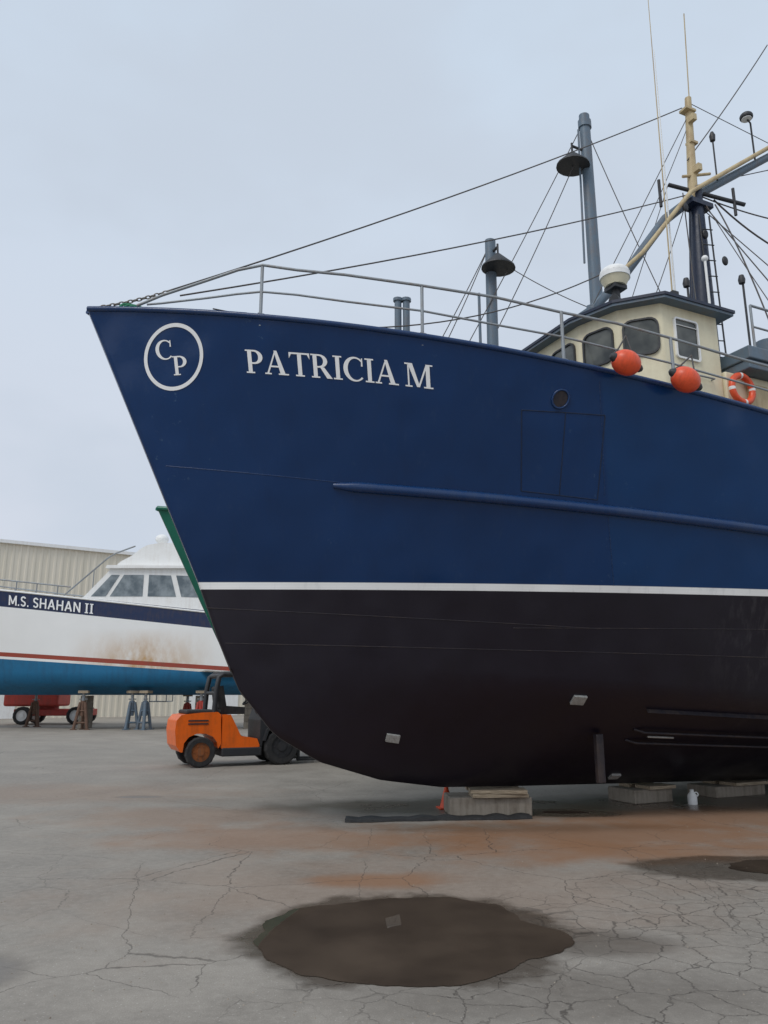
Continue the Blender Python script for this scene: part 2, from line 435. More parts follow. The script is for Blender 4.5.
def wall_window(A,B,u0,u1,z0,z1,rr,fm,name="window",bar=False):
    A=Vector((A[0],A[1],0));B=Vector((B[0],B[1],0)); d=(B-A).normalized()
    nrm=Vector((-d.y,d.x,0)); 
    if nrm.dot((A+B)/2-Vector((8.2,0,0)))<0: nrm=-nrm
    def loop(g,off):
        x0,x1,y0,y1=u0-g,u1+g,z0-g,z1+g; r=rr+g; out=[]
        for cx,cy,a0 in ((x1-r,y1-r,0),(x0+r,y1-r,90),(x0+r,y0+r,180),(x1-r,y0+r,270)):
            for k in range(5):
                a=math.radians(a0+k*22.5); out.append(A+d*(cx+r*math.cos(a))+Vector((0,0,cy+r*math.sin(a)))+nrm*off)
        return out
    m=MB(); n=20
    g=loop(0,.012); m.add(g,[tuple(range(n))],1)
    a=loop(0,.035);b=loop(.028,.035);c=loop(.028,-.01)
    ring=[(i,(i+1)%n,n+(i+1)%n,n+i) for i in range(n)]
    m.add(a+b,ring,0); m.add(b+c,ring,0); m.add(g+a,ring,0)
    if bar:
        for zz in bar:
            m.tube([A+d*u0+nrm*.022+Vector((0,0,zz)),A+d*u1+nrm*.022+Vector((0,0,zz))],.010,0,4)
    return m.obj(name,[fm,glass],wh,recalc=False)
Z0,Z1=6.40,6.92
wall_window(WP[1],WP[2],.07,.53,Z0,Z1,.11,dark)
wall_window(WP[2],WP[3],.10,.57,Z0,Z1,.11,dark)
wall_window(WP[3],WP[4],.10,.65,Z0,Z1,.11,dark)
wall_window(WP[3],WP[4],.85,1.45,Z0,Z1,.11,dark)
wall_window(WP[4],WP[5],.10,.57,Z0,Z1,.11,dark)
wall_window(WP[5],WP[6],.07,.53,Z0,Z1,.11,dark)
wall_window(WP[1],WP[0],.24,.66,6.36,6.95,.03,white,bar=(6.86,))
wall_window(WP[6],WP[7],.24,.66,6.36,6.95,.03,white)
m=MB(); m.tube([(7.75,-1.96,6.1),(8.5,-1.96,6.1)],.014,0,6); m.tube([(7.75,-1.9,6.1),(7.75,-1.97,6.1)],.012); m.tube([(8.5,-1.9,6.1),(8.5,-1.97,6.1)],.012)
m.obj("grab_rail",steel,wh,recalc=False)
m=MB(); m.box(8.753,15.5,-1.95,1.95,4.0,6.28); dh=m.obj("deckhouse",cream,pat,bevel=.03)
m=MB(); m.box(8.98,15.9,-2.2,2.2,6.28,6.42); m.box(8.95,15.95,-2.24,2.24,6.42,6.62); m.obj("roof",greyb,dh,bevel=.02)
for x in (9.75,10.6,11.9,13.2):
    m=MB(); m.box(x,x+.45,-1.975,-1.95,5.5,6.0); m.obj("window",glass,dh,bevel=.01)
m=MB(); m.box(9.15,9.6,-1.99,-1.95,4.4,6.15); m.obj("door",creamdk,dh,bevel=.02)
m=MB(); m.box(12.2,13.8,-1.0,1.0,6.625,7.4); m.tube([(12.9,.4,7.3),(12.9,.4,8.6)],.24,0,16); m.obj("exhaust_stack",greyb,pat,bevel=.03)
m=MB(); m.box(9.6,10.2,-1.5,-.8,6.625,6.95); m.obj("deck_locker",greyb,pat,bevel=.03)
m=MB()
for t in (10.,11.3,12.6,13.9): m.tube([(t,-2.15,6.6),(t,-2.15,7.35)],.02)
m.tube([(9.2,-2.15,7.35),(15.6,-2.15,7.35)],.02); m.tube([(9.2,-2.15,7.0),(15.6,-2.15,7.0)],.016); m.tube([(9.2,-2.15,6.6),(9.2,-2.15,7.35)],.02)
m.obj("hand_rail",steel,dh,recalc=False)
# ---- roof gear
m=MB(); m.tube([(8.05,-.57,7.2),(8.05,-.57,8.15)],.07,0,10); m.box(7.92,8.18,-.70,-.44,8.13,8.2)
m.tube([(8.05,-.57,8.2),(8.05,-.57,8.34)],[.17,.235],1,20); m.tube([(8.05,-.57,8.34),(8.05,-.57,8.42)],.25,2,20); m.ball((8.05,-.57,8.42),.25,2,1,1,.62,v1=.5)
m.obj("radar_dome",[dark,cream,white],pat,recalc=False)
m=MB(); m.tube([(7.6,-1.1,7.23),(7.6,-1.1,7.5)],.02); m.tube([(7.45,-1.14,7.53),(7.62,-1.09,7.55)],[.09,.07],0,14); m.obj("search_light",dark,pat,recalc=False)
for (x,y) in ((7.5,-.7),(8.2,-1.6),(8.5,-.9)):
    m=MB(); m.tube([(x,y,7.23),(x,y,7.48)],.018); m.box(x-.06,x+.06,y-.08,y+.08,7.46,7.6); m.obj("deck_light",dark,pat,recalc=False)
# ---- main mast
m=MB(); m.tube([(10.72,.04,6.6),(10.75,.03,8.6),(10.85,0,11.3)],[.24,.21,.11],0,14)
m.box(10.55,11.1,-.16,.16,10.85,10.95); m.obj("mast",navy,pat,recalc=False)
for q in ([(10.5,.2,7.4),(10.78,.1,10.9)],[(11.2,.3,6.6),(10.9,.05,10.9)]):
    m=MB(); m.tube(q,.045); m.obj("mast_leg",navy,pat,recalc=False)
m=MB()
for i in range(9): m.tube([(10.66,-.2,7.6+.33*i),(10.9,-.24,7.62+.33*i)],.012,0,5)
m.tube([(10.66,-.2,7.3),(10.70,-.14,10.6)],.016); m.tube([(10.9,-.24,7.3),(10.92,-.18,10.6)],.016)
m.obj("ladder",dark,pat,recalc=False)
m=MB(); m.tube([(10.78,.03,11.0),(10.88,-.02,13.4)],[.10,.065],0,12); m.box(10.70,10.96,-.12,.08,13.05,13.10); m.box(10.76,10.94,-.10,.06,12.3,12.35)
m.tube([(10.93,0,13.3),(10.98,-.06,15.5)],.012,0,5); m.tube([(10.55,.02,11.5),(11.2,-.08,11.7)],.03)
for zz in (11.6,12.75): m.box(10.76,10.86,-.2,-.06,zz,zz+.14)
m.obj("topmast",creamdk,pat,recalc=False)
m=MB(); m.tube([(8.61,.71,8.5),(9.2,.55,9.15),(10.17,.2,10.55),(10.9,.0,11.2),(12.65,-.52,12.35)],[.085,.09,.1,.09,.075],0,10); m.obj("boom",greyb,pat,recalc=False)
m=MB(); m.tube([(8.75,.1,8.95),(9.25,-.05,9.45),(10.6,-.1,11.1),(12.75,-.62,12.62)],[.035,.04,.045,.045],0,8); m.obj("boom",creamdk,pat,recalc=False)
m=MB(); m.tube([(10.36,.22,11.39),(11.69,-.4,10.94)],.04,0,8); m.tube([(10.2,.3,10.9),(10.2,.3,11.5)],.03); m.tube([(11.5,-.32,10.7),(11.5,-.32,11.3)],.03); m.obj("cross_tree",dark,pat,recalc=False)
m=MB(); m.tube([(8.61,.71,8.6),(8.61,.71,7.2)],.07); m.box(8.4,8.8,.5,.9,8.3,8.45); m.obj("boom_crutch",greyb,pat,bevel=.01)
x,y,z=(12.07,-.46,12.35)
m=MB(); m.tube([(x,y,z-.3),(x,y,z+.55),(x-.1,y,z+.62)],.018); m.ball((x-.1,y,z+.66),.13,0,1,1,.75,v1=.62); m.tube([(x-.1,y,z+.60),(x-.1,y,z+.62)],.10,1,14)
m.obj("deck_light",[dark,white],pat,recalc=False)
m=MB(); m.tube([(11.25,-.19,11.5),(11.25,-.19,12.45)],.016); m.tube([(11.25,-.19,12.4),(11.25,-.19,12.52),(11.25,-.19,12.6)],[.05,.06,.03],0,10); m.obj("navigation_light",dark,pat,recalc=False)
m=MB(); m.tube([(9.69,-.24,7.2),(9.69,-.24,8.7),(9.77,-.28,16.5)],[.022,.015,.005],0,6); m.obj("whip_antenna",creamdk,pat,recalc=False)
m=MB(); m.tube([(9.95,-.05,7.2),(9.99,-.05,10.5),(10.02,-.06,14.2)],[.025,.014,.006],0,6); m.obj("whip_antenna",white,pat,recalc=False)
m=MB(); m.tube([(10.3,-.5,6.6),(10.3,-.5,9.3)],.025,0,6); m.ball((10.3,-.5,9.35),.06); m.obj("gps_antenna",white,pat,recalc=False)
for x,y,zt in ((9.0,-1.2,8.1),(10.2,-1.3,8.4),(11.4,-1.4,8.6)):
    m=MB(); m.tube([(x,y,6.6),(x,y,zt)],.02,0,6); m.tube([(x-.02,y,zt),(x-.02,y,zt+.07),(x-.02,y,zt+.15)],[.05,.06,.04],0,10); m.obj("navigation_light",dark,pat,recalc=False)
mid=(10.8,.02,11.2)
wiret(pat,(.92,-.11,6.66),(10.75,.04,13.17),.012,.12)
wiret(pat,(1.08,-.14,6.62),mid,.012,.12)
wiret(pat,(4.03,.64,7.15),(8.55,.2,9.0),.012,.25)
wiret(pat,(1.5,-.2,6.5),(4.03,.64,7.15),.010,.05)
for a,b,r,s in [((12.77,-.57,15.0),(10.7,0,11.9),.012,.05),((12.6,-.4,10.85),mid,.014,.05),((12.8,-.45,12.1),(10.9,0,11.4),.010,0),
  ((10.9,-.1,10.9),(12.3,-1.7,6.7),.012,0),((10.9,-.1,11.0),(11.2,-1.8,6.7),.009,0.1),((10.75,.1,11.2),(9.1,.5,7.2),.009,.12),
  ((12.65,-.52,12.4),(12.2,-1.6,6.7),.009,0),((10.88,-.02,13.3),(12.65,-.52,12.5),.008,0),((9.25,.4,9.4),(10.75,0,12.6),.008,.1),
  ((10.95,0,10.9),(13.8,-1.8,6.8),.010,0),((10.6,.1,11.2),(10.1,-.4,8.0),.012,.15),((11.1,-.2,10.9),(11.0,-1.2,7.6),.014,-.2),
  ((8.6,.6,8.6),(10.8,0,12.9),.009,0),((11.2,-.1,11.1),(13.5,-.8,9.8),.018,.3),((10.36,.22,11.4),(9.0,.9,7.2),.008,0)]:
    wiret(pat,a,b,r,s)
for i in range(3):
    m=MB(); q=Vector((10.4+i*.4,-.1-.05*i,10.7-.5*i)); m.ball(q,.07,0,1,.6,1.4); m.obj("rigging_block",dark,pat,recalc=False)
# ================================================================== floats & life ring
def W(l):
    a=math.radians(25); return (-3.68+l[0]*math.cos(a)-l[1]*math.sin(a), 8.72+l[0]*math.sin(a)+l[1]*math.cos(a), l[2])
e=empty("mooring_buoy",W((5.81,-3.02,5.41)),25,"orange inflatable buoy tied to the trawler bulwark","buoy","orange buoys on the trawler")
e.rotation_euler=(0,.25,math.radians(20))
ps=[]
m=MB(); m.ball((0,0,0),.160,0,1.15,.95,.94,24,14); ps.append(m.obj("float_body",buoyor,e,recalc=False))
m=MB(); m.tube([(-.225,0,0),(-.20,0,0),(-.16,0,0)],[.025,.045,.06],0,14); ps.append(m.obj("rope_eye",dark,e,recalc=False))
m=MB(); m.tube([(.16,0,0),(.20,0,0),(.225,0,0)],[.06,.045,.025],0,14); ps.append(m.obj("rope_eye",dark,e,recalc=False))
m=MB(); m.tube([(-.21,0,.0),(-.1,.05,.18),(0,.1,.42)],.010,0,6); m.tube([(.21,0,.0),(.1,.05,.18),(0,.1,.42)],.010,0,6); ps.append(m.obj("lashing",wire,e,recalc=False))
e2=e.copy(); COL.objects.link(e2); e2.location=W((6.57,-3.18,5.27)); e2.rotation_euler=(0,.45,math.radians(12))
for p in ps:
    q=p.copy(); q.parent=e2; COL.objects.link(q)
m=MB(); m.torus((0,0,0),.21,.05,'y',0,32,10,mifun=lambda i:1 if i%8==0 else 0)
lr=m.obj("life_ring",[buoyor,white],None,recalc=False,weld=True); lr.location=W((8.96,-2.04,5.99)); lr.rotation_euler=(0,0,math.radians(25))
tag(lr,"orange life ring with white bands hung on the wheelhouse","life ring")
# ================================================================== GREEN boat behind
gb=empty("fishing_boat",(-5.76,19.0,-.05),25,"green steel fishing boat standing behind the blue trawler","boat")
gb.scale=(1.12,1,1)
trawler(gb,greenhull)
def GL(X,Y,Z):
    a=math.radians(25); dx,dy=X+5.76,Y-19.0
    return ((dx*math.cos(a)+dy*math.sin(a))/1.12,-dx*math.sin(a)+dy*math.cos(a),Z+.05)
m=MB(); m.torus((.66,-.42,5.62),.20,.035,'y',0); m.obj("hawse_ring",white,gb,recalc=False)
m=MB(); m.box(.5,.9,-.15,.15,6.0,6.5); m.obj("bow_roller",steel,gb,bevel=.03)
for sg in (-1,1):
    m=MB(); m.tube([dk(t*.25,0,0,sg) for t in range(0,80)],.06,0,8); m.obj("cap_rail",greenhull,gb,recalc=False)
def hat(c,parent,arm):
    m=MB(); x,y,z=c
    m.tube([(x,y,z-.22),(x,y,z-.17),(x,y,z+.30)],[.47,.46,.03],0,20); m.tube([(x,y,z+.28),(x,y,z+.6)],.03)
    m.tube([(x,y,z+.5),arm],.04)
    m.obj("lamp_shade",dark,parent,recalc=False)
a=GL(6.21,20.5,2.5); b=GL(6.24,20.5,19.15)
m=MB(); m.tube([a,b],[.22,.15],0,14); m.tube([(b[0],b[1],b[2]-.45),(b[0],b[1],b[2]-.2)],.19,0,12); m.tube([(a[0]-.3,a[1],14),(b[0]-.24,b[1],18.6)],.03)
m.obj("mast",greyb,gb,recalc=False)
hat(GL(5.74,20.3,17.40),gb,(b[0],b[1],17.9))
a=GL(3.14,21,2.5);b=GL(3.25,21,15.1)
m=MB(); m.tube([a,b],[.18,.15],0,14); m.tube([(a[0]-.3,a[1],2.5),(a[0]-.3,a[1],13.3)],.04); m.obj("mast",greyb,gb,recalc=False)
hat(GL(3.42,20.7,14.2),gb,(b[0],b[1],14.7))
for dx in (-.13,.13):
    a=GL(.57+dx,22,3);b=GL(.57+dx,22,13.6); m=MB(); m.tube([a,b],.1,0,10); m.tube([b,(b[0],b[1],b[2]+.1)],.14,0,10); m.obj("gallows_post",greyb,gb,recalc=False)
for p,q in [((6.2,20.5,18.9),(1.6,21,10)),((6.2,20.5,18.9),(8.2,20,12)),((3.2,21,14.9),(.9,21.5,10.5)),((3.2,21,14.9),(1.5,21,11)),((5.75,20.3,17.2),(3.3,21,12.)),((3.6,20.8,14.2),(6.2,20.5,12.5))]:
    wiret(gb,GL(*p),GL(*q),.014,.1)
# ================================================================== white boat
sh=empty("charter_boat",(-24,38.4,0),0,"white and blue passenger boat with rust stains on jack stands","boat")
def sstem(z): 
    if z<2.6: return 2.0+1.6*((2.6-z)/1.0)**1.6
    return 2.0*(7.0-z)/4.4
def szd(s): return max(5.25,7.0-.107*s)
def sred(s): return 3.80-.065*s
def shb(s,z):
    w=max(0,min(1,(z-1.6)/5)); t=max(0,s-sstem(z)); T=8.5; p=1.9+.6*w; B=2.0+.35*w
    if z<2.1: B*=max(.05,(z-1.55)/.55)**.6
    g=1-(1-t/T)**p if t<T else 1
    return .03+B*g
mwhite,nt,b=newmat("stained_white_gelcoat"); co=objco(nt)
sp=nt.nodes.new("ShaderNodeSeparateXYZ"); lk(nt,co,sp.inputs[0])
strk=noisef(nt,1,5,.65,scaled(nt,co,(1.2,1.2,.6))); bn=noisef(nt,.8,4,.6,co)
low=rng(nt,sp.outputs[2],4.6,3.2,0,1)
mid_=rng(nt,mth(nt,'ABSOLUTE',mth(nt,'SUBTRACT',sp.outputs[0],12.8)),0,3.6,1,0)
f=mth(nt,'MULTIPLY',mth(nt,'MULTIPLY',rng(nt,strk,.28,.58),low),mid_)
c=mixc(nt,rng(nt,bn,.3,.7,0,.2),(.90,.90,.88),(.72,.72,.70)); c=mixc(nt,f,c,(.52,.29,.09)); lk(nt,c,b.inputs["Base Color"]); b.inputs["Roughness"].default_value=.35
sblue=paint("navy_band_paint",(.010,.026,.085),.35); sbot=paint("blue_bottom_paint",(.008,.15,.31),.6,(.02,.04,.06),.4,1.); sred_m=paint("dark_red_stripe",(.36,.06,.035),.4)
m=MB(); ss=[.0]+[20*(i/60.)**1.2 for i in range(1,61)]
def srows(s):
    return [1.55,1.7,1.9,2.1,2.6,sred(s)-.32,sred(s)-.20,sred(s)-.12,sred(s),(sred(s)+szd(s)-.82)/2,szd(s)-.82,szd(s)-.4,szd(s)]
rowm=[1,1,1,1,1,0,2,2,0,0,3,3]
R=13
for sg in (-1,1):
    vs=[]
    for t in ss:
        for z in srows(t):
            s=sstem(z)+t; s=min(s,20+ (z-1.55)*.12); vs.append((s,sg*shb(s,z) if t>0 else sg*.03,z))
    for i in range(len(ss)-1):
        for j in range(R-1):
            q=[i*R+j,(i+1)*R+j,(i+1)*R+j+1,i*R+j+1]
            m.add([vs[k] for k in q],[(0,1,2,3)],rowm[j],True)
vs=[]
for z in srows(20):
    x=min(sstem(z)+20,20+(z-1.55)*.12); vs+=[(x,-shb(x,z),z),(x,shb(x,z),z)]
for i in range(12): m.add([vs[2*i],vs[2*i+1],vs[2*i+3],vs[2*i+2]],[(0,1,2,3)],rowm[i])
m.obj("hull",[mwhite,sbot,sred_m,sblue],sh,weld=True)
m=MB(); vs=[]
for i in range(40):
    s=.6+i*.5; vs+=[(s,-shb(s,szd(s))+.05,szd(s)-.12),(s,shb(s,szd(s))-.05,szd(s)-.12)]
m.add(vs,[(2*i,2*i+1,2*i+3,2*i+2) for i in range(39)]); m.obj("deck",white,sh)
for sg in (-1,1):
    m=MB(); m.tube([(s*.5,sg*shb(s*.5,szd(s*.5)),szd(s*.5)) for s in range(0,41)],.05,0,6); m.obj("gunwale",white,sh,recalc=False)
    m=MB()
    m.tube([(s,sg*(shb(s,szd(s))-.1),szd(s)+.50) for s in [.2+.5*i for i in range(19)]],.04,0,6)
    for i in range(9): s=.6+i*1.; m.tube([(s,sg*(shb(s,szd(s))-.1),szd(s)-.05),(s,sg*(shb(s,szd(s))-.1),szd(s)+.50)],.032,0,6)
    m.obj("hand_rail",steel,sh,recalc=False)
m=MB(); m.side([(9.2,5.7),(9.75,6.15),(10.95,7.5),(14.9,7.5),(19.6,7.3),(19.6,5.0),(9.2,5.0)],-1.85,1.85); cab=m.obj("cabin",white,sh,bevel=.1)
m=MB(); m.side([(10.7,7.45),(15.2,7.45),(19.9,7.25),(19.9,7.36),(15.3,7.56),(10.75,7.6)],-2.05,2.05); m.obj("roof",white,cab,bevel=.03)
m=MB(); m.side([(10.95,7.55),(11.25,7.85),(11.8,8.15),(12.2,8.5),(12.5,8.66),(13.2,8.78),(14.8,8.68),(15.3,8.3),(15.6,7.5)],-1.6,1.6); fb=m.obj("flybridge",white,sh,bevel=.12)
m=MB(); m.tube([(13.9,-1.5,8.4),(14.0,-1.5,9.4),(15.6,-1.5,9.4),(15.6,-1.5,8.)],.03); m.tube([(13.9,1.5,8.4),(14.0,1.5,9.4),(15.6,1.5,9.4),(15.6,1.5,8.)],.03); m.tube([(14.0,-1.5,9.4),(14.0,1.5,9.4)],.03)
m.obj("canopy_frame",steel,fb,recalc=False)
m=MB(); m.tube([(12.8,-.3,8.6),(12.8,-.3,9.1)],.06); m.ball((12.8,-.3,9.2),.33,0,1,1,.75); m.obj("radar_dome",white,fb,recalc=False)
m=MB(); m.tube([(8.6,-1.5,6.2),(10.6,-1.6,8.0),(11.0,-1.62,8.25),(11.9,-1.6,8.6)],.04); m.tube([(10.0,-1.6,7.45),(10.0,-1.6,6.5)],.03); m.obj("bow_ladder_rail",steel,sh,recalc=False)
for poly in ([(10.05,6.12),(10.95,7.15),(11.35,7.15),(10.75,6.12)],[(10.95,6.12),(11.55,7.15),(12.5,7.15),(12.5,6.12)],[(12.75,6.12),(12.75,7.15),(13.8,7.12),(14.1,6.1)],[(14.35,6.1),(14.05,7.12),(15.2,7.08),(15.75,6.05)],[(16.05,6.05),(15.6,7.08),(17.5,7.0),(17.5,6.)]):
    m=MB(); m.side(poly,-1.87,-1.84); m.obj("window",paleglass,cab,bevel=.02)
for y0,y1 in ((-1.6,-.6),(-.5,.5),(.6,1.6)):
    m=MB(); m.add([(9.80,y0,6.24),(9.80,y1,6.24),(10.66,y1,7.21),(10.66,y0,7.21)],[(0,1,2,3)])
    m.obj("windshield",paleglass,cab)
def bar_(a,b,w=.105):
    a=Vector(a);b=Vector(b); d=(b-a).normalized(); n=Vector((-d.y,d.x))*w/2
    out=[]; K=3
    for i in range(K):
        p=a.lerp(b,i/K); q=a.lerp(b,(i+1)/K); out.append([tuple(p-n),tuple(q-n),tuple(q+n),tuple(p+n)])
    return out
SG={'M':(.90,bar_((.08,0),(.08,1),.17)+bar_((.82,0),(.82,1),.17)+bar_((.12,.94),(.45,.15),.15)+bar_((.78,.94),(.45,.15),.15)),
 'H':(.72,bar_((.08,0),(.08,1),.17)+bar_((.64,0),(.64,1),.17)+bar_((.16,.5),(.56,.5),.15)),
 'A':(.82,bar_((.08,0),(.41,1),.17)+bar_((.74,0),(.41,1),.17)+bar_((.2,.30),(.62,.30),.14)),
 'N':(.74,bar_((.08,0),(.08,1),.17)+bar_((.66,0),(.66,1),.17)+bar_((.12,.93),(.62,.07),.16)),
 'I':(.38,bar_((.19,0),(.19,1),.18)+bar_((0,.05),(.38,.05),.10)+bar_((0,.95),(.38,.95),.10)),
 '.':(.16,bar_((.0,.08),(.15,.08),.16)),
 'S':(.60,arc(.30,.73,.30,.29,.13,.13,20,270,12)+arc(.30,.27,.30,.29,.13,.13,-160,90,12))}
m=MB(); x=0; word="M.S. SHAHAN II"; adv=[]
for ch in word:
    if ch==' ': x+=.34; continue
    adv.append((ch,x)); x+=SG[ch][0]+.14
kx=4.05/(x-.14); hz=.46
for ch,x0 in adv:
    for gi,poly in enumerate(SG[ch][1]):
        vs=[]
        for a,b2 in poly:
            s=6.35+(x0+a)*kx; z=szd(s)-.65+b2*hz; vs.append((s,-shb(s,z)-.045-.0015*(gi%7),z))
        m.add(vs,[tuple(range(len(vs)))])
m.obj("name_lettering",letm,sh,recalc=False)
def boat_stand(x,y,h,rz,mat,label):
    e=empty("boat_stand",(x,y,0),rz,label,"boat stand","stands under the white boat")
    m=MB()
    for a in (90,210,330):
        c,s=math.cos(math.radians(a)),math.sin(math.radians(a)); m.tube([(c*.34,s*.34,.03),(c*.12,s*.12,h*.70)],.075,0,8); m.box(c*.34-.12,c*.34+.12,s*.34-.12,s*.34+.12,0,.04)
    for i in range(3):
        a=math.radians(90+120*i);b=math.radians(210+120*i)
        for f,rr in ((.18,.29),(.48,.2)): m.tube([(math.cos(a)*rr,math.sin(a)*rr,h*f),(math.cos(b)*rr,math.sin(b)*rr,h*f)],.045,0,6)
    m.tube([(0,0,h*.35),(0,0,h*.74)],.12,0,10); m.obj("tripod",mat,e,recalc=False)
    m=MB(); m.tube([(0,0,h*.7),(0,0,h-.1)],.07,0,8); m.tube([(-.18,0,h*.78),(.18,0,h*.78)],.025); m.obj("screw",steel,e,recalc=False)
    m=MB(); m.box(-.22,.22,-.22,.22,h-.12,h); m.obj("pad",wood,e,bevel=.01)
boat_stand(-13.9,36.6,1.75,10,rust,"rusty tripod jack stand under the white boat")
boat_stand(-11.7,36.8,1.75,40,greyb,"grey tripod jack stand under the white boat")
boat_stand(-11.05,36.7,1.75,75,greyb,"grey tripod jack stand under the white boat")
boat_stand(-9.8,39.5,1.6,20,redp,"red tripod jack stand under the white boat")
boat_stand(-8.5,36.8,1.75,0,redp,"red tripod jack stand under the white boat")
boat_stand(-17.5,39.8,1.7,0,rust,"rusty tripod jack stand under the white boat")
for i,x in enumerate((-19.5,-14.4,-8.9,-6.5)):
    e=empty("keel_block",(x,38.4,0),random.uniform(-4,4),"narrow stack of blocks under the white boat keel","keel block","keel blocks under the white boat")
    m=MB()
    for k in range(5): m.box(-.17,.17,-.45+.02*k,.45-.02*k,k*.305,k*.305+.3)
    m.obj("block_stack",conc,e,bevel=.015)
# ================================================================== wheels / boom lift
def wheel(parent,x,y,r,w,rimmat):
    m=MB(); n=28
    prof=[(-w/2,r*.62),(-w/2,r*.9),(-w/2*.8,r),(w/2*.8,r),(w/2,r*.9),(w/2,r*.62)]
    vs=[]
    for i in range(n):
        a=2*math.pi*i/n
        for py,pr in prof:
            rr=pr*(1.0 if (i%2 or pr<r*.95) else .965); vs.append((x+rr*math.cos(a),y+py,r+rr*math.sin(a)))
    k=len(prof); m.add(vs,[(i*k+j,((i+1)%n)*k+j,((i+1)%n)*k+j+1,i*k+j+1) for i in range(n) for j in range(k-1)],0,False)
    wo=m.obj("wheel",rubber,parent)
    m=MB(); m.tube([(x,y-w*.36,r),(x,y+w*.36,r)],r*.63,0,24); m.tube([(x,y-w*.46,r),(x,y+w*.46,r)],r*.25,0,16)
    for i in range(6):
        a=i*math.pi/3; m.tube([(x+r*.42*math.cos(a),y-w*.42,r+r*.42*math.sin(a)),(x+r*.42*math.cos(a),y+w*.42,r+r*.42*math.sin(a))],r*.05,0,6)
    m.obj("rim",rimmat,wo,recalc=False)
    return wo
bl=empty("boom_lift",(-18.4,43.6,0),3,"red boom lift parked beyond the white boat","boom lift")
m=MB(); m.box(-1.6,2.4,-.75,.75,.45,.8); m.obj("chassis",redp,bl,bevel=.05)
for x in (-1.0,1.8):
    for y in (-1.0,1.0): wheel(bl,x,y,.47,.35,white)
m=MB(); m.box(-2.1,.8,-1.0,1.0,.95,2.0); m.tube([(0,0,.8),(0,0,.97)],.5,0,20); m.obj("counterweight",redp,bl,bevel=.12)
m=MB(); m.box(-1.5,4.6,-.18,.18,2.0,2.35); m.box(4.,5.6,-.14,.14,1.75,2.0); m.obj("boom",redp,bl,bevel=.03)
m=MB(); 
for z in (1.2,1.75,2.3): m.tube([(5.6,-.8,z),(6.5,-.8,z),(6.5,.8,z),(5.6,.8,z),(5.6,-.8,z)],.03)
for x,y in ((5.6,-.8),(6.5,-.8),(6.5,.8),(5.6,.8)): m.tube([(x,y,1.2),(x,y,2.3)],.03)
m.obj("basket",steel,bl,recalc=False)
# ================================================================== forklift
fk=empty("forklift",(-4.34,18.45,0),25,"orange forklift with black overhead guard parked on the yard","forklift")
m=MB()
m.side([(-.44,.34),(-.54,.48),(-.58,.80),(-.56,1.02),(-.46,1.14),(.0,1.19),(.36,1.20),(.43,1.14),(.46,.5),(.40,.40),(.37,.53),(.27,.66),(.1,.73),(-.1,.73),(-.27,.66),(-.37,.53),(-.39,.34)],-.56,.56)
m.obj("counterweight",orange,fk,bevel=.11)
m=MB(); m.side([(.47,.40),(.47,1.14),(.66,1.14),(.74,1.0),(.92,.66),(1.30,.60),(1.36,.46),(1.36,.40)],-.54,.54); m.obj("body",orange,fk,bevel=.05)
m=MB(); m.box(.48,1.42,-.565,.565,.22,.41); m.obj("step",dark,fk,bevel=.03)
m=MB(); m.box(-.34,.42,-.50,.50,1.15,1.245); m.obj("engine_hood",rubber,fk,bevel=.04)
for z in (1.0,.93):
    m=MB(); m.box(-.30,.15,-.575,-.562,z,z+.03); m.obj("vent_slot",dark,fk)
m=MB(); m.side([(.48,1.14),(.48,1.34),(1.05,1.30),(1.05,1.14)],-.29,.29); m.side([(.44,1.26),(.36,1.76),(.52,1.79),(.62,1.30)],-.28,.28); m.obj("seat",rubber,fk,bevel=.05)
m=MB(); m.tube([(1.5,0,1.05),(1.25,0,1.45)],.03); m.torus((1.23,0,1.46),.18,.02,'z',0,20,6,Matrix.Rotation(-.6,3,'Y')); m.obj("steering_wheel",dark,fk,recalc=False)
m=MB()
for y in (-.5,.5):
    m.tube([(.28,y,1.15),(.31,y,1.70),(.36,y,1.98),(.46,y,2.05),(1.32,y,2.07),(1.44,y,2.01),(1.60,y,1.45),(1.68,y,1.0),(1.70,y,.8)],.06,0,8)
m.tube([(.40,-.5,2.01),(.40,.5,2.01)],.055); m.tube([(1.40,-.5,2.04),(1.40,.5,2.04)],.055); m.tube([(.31,-.5,1.62),(.31,.5,1.62)],.04)
for i in range(6): m.box(.50+i*.15,.57+i*.15,-.5,.5,2.02,2.075)
m.obj("overhead_guard",dark,fk,recalc=False)
m=MB()
for y in (-.36,.36):
    m.box(2.12,2.2,y-.05,y+.05,.12,2.1); m.box(2.22,2.28,y-.10,y-.01,.12,2.02)
for z in (.35,1.1,2.0): m.box(2.13,2.19,-.4,.4,z,z+.09)
m.tube([(2.1,0,.2),(2.1,0,1.9)],.045); m.tube([(1.5,-.3,.8),(2.1,-.36,1.2)],.035); m.tube([(1.5,.3,.8),(2.1,.36,1.2)],.035)
m.obj("mast",dark,fk,bevel=.005,recalc=False)
m=MB(); m.tube([(1.6,-.4,1.15),(1.9,-.42,1.5),(2.15,-.4,1.3),(2.1,-.4,.9)],.035); m.tube([(1.6,-.2,1.15),(1.85,-.2,1.5),(2.15,-.2,1.2)],.035); m.obj("hydraulic_hose",rubber,fk,recalc=False)
m=MB(); m.side([(1.37,.42),(1.37,1.0),(1.45,1.24),(1.62,1.40),(1.92,1.34),(2.12,1.0),(2.12,.86),(1.6,.86),(1.45,.6),(1.42,.42)],-.53,.53); m.obj("dash_cowl",dark,fk,bevel=.05)
m=MB(); m.box(2.3,2.36,-.5,.5,.18,.26); m.box(2.3,2.36,-.5,.5,.55,.63)
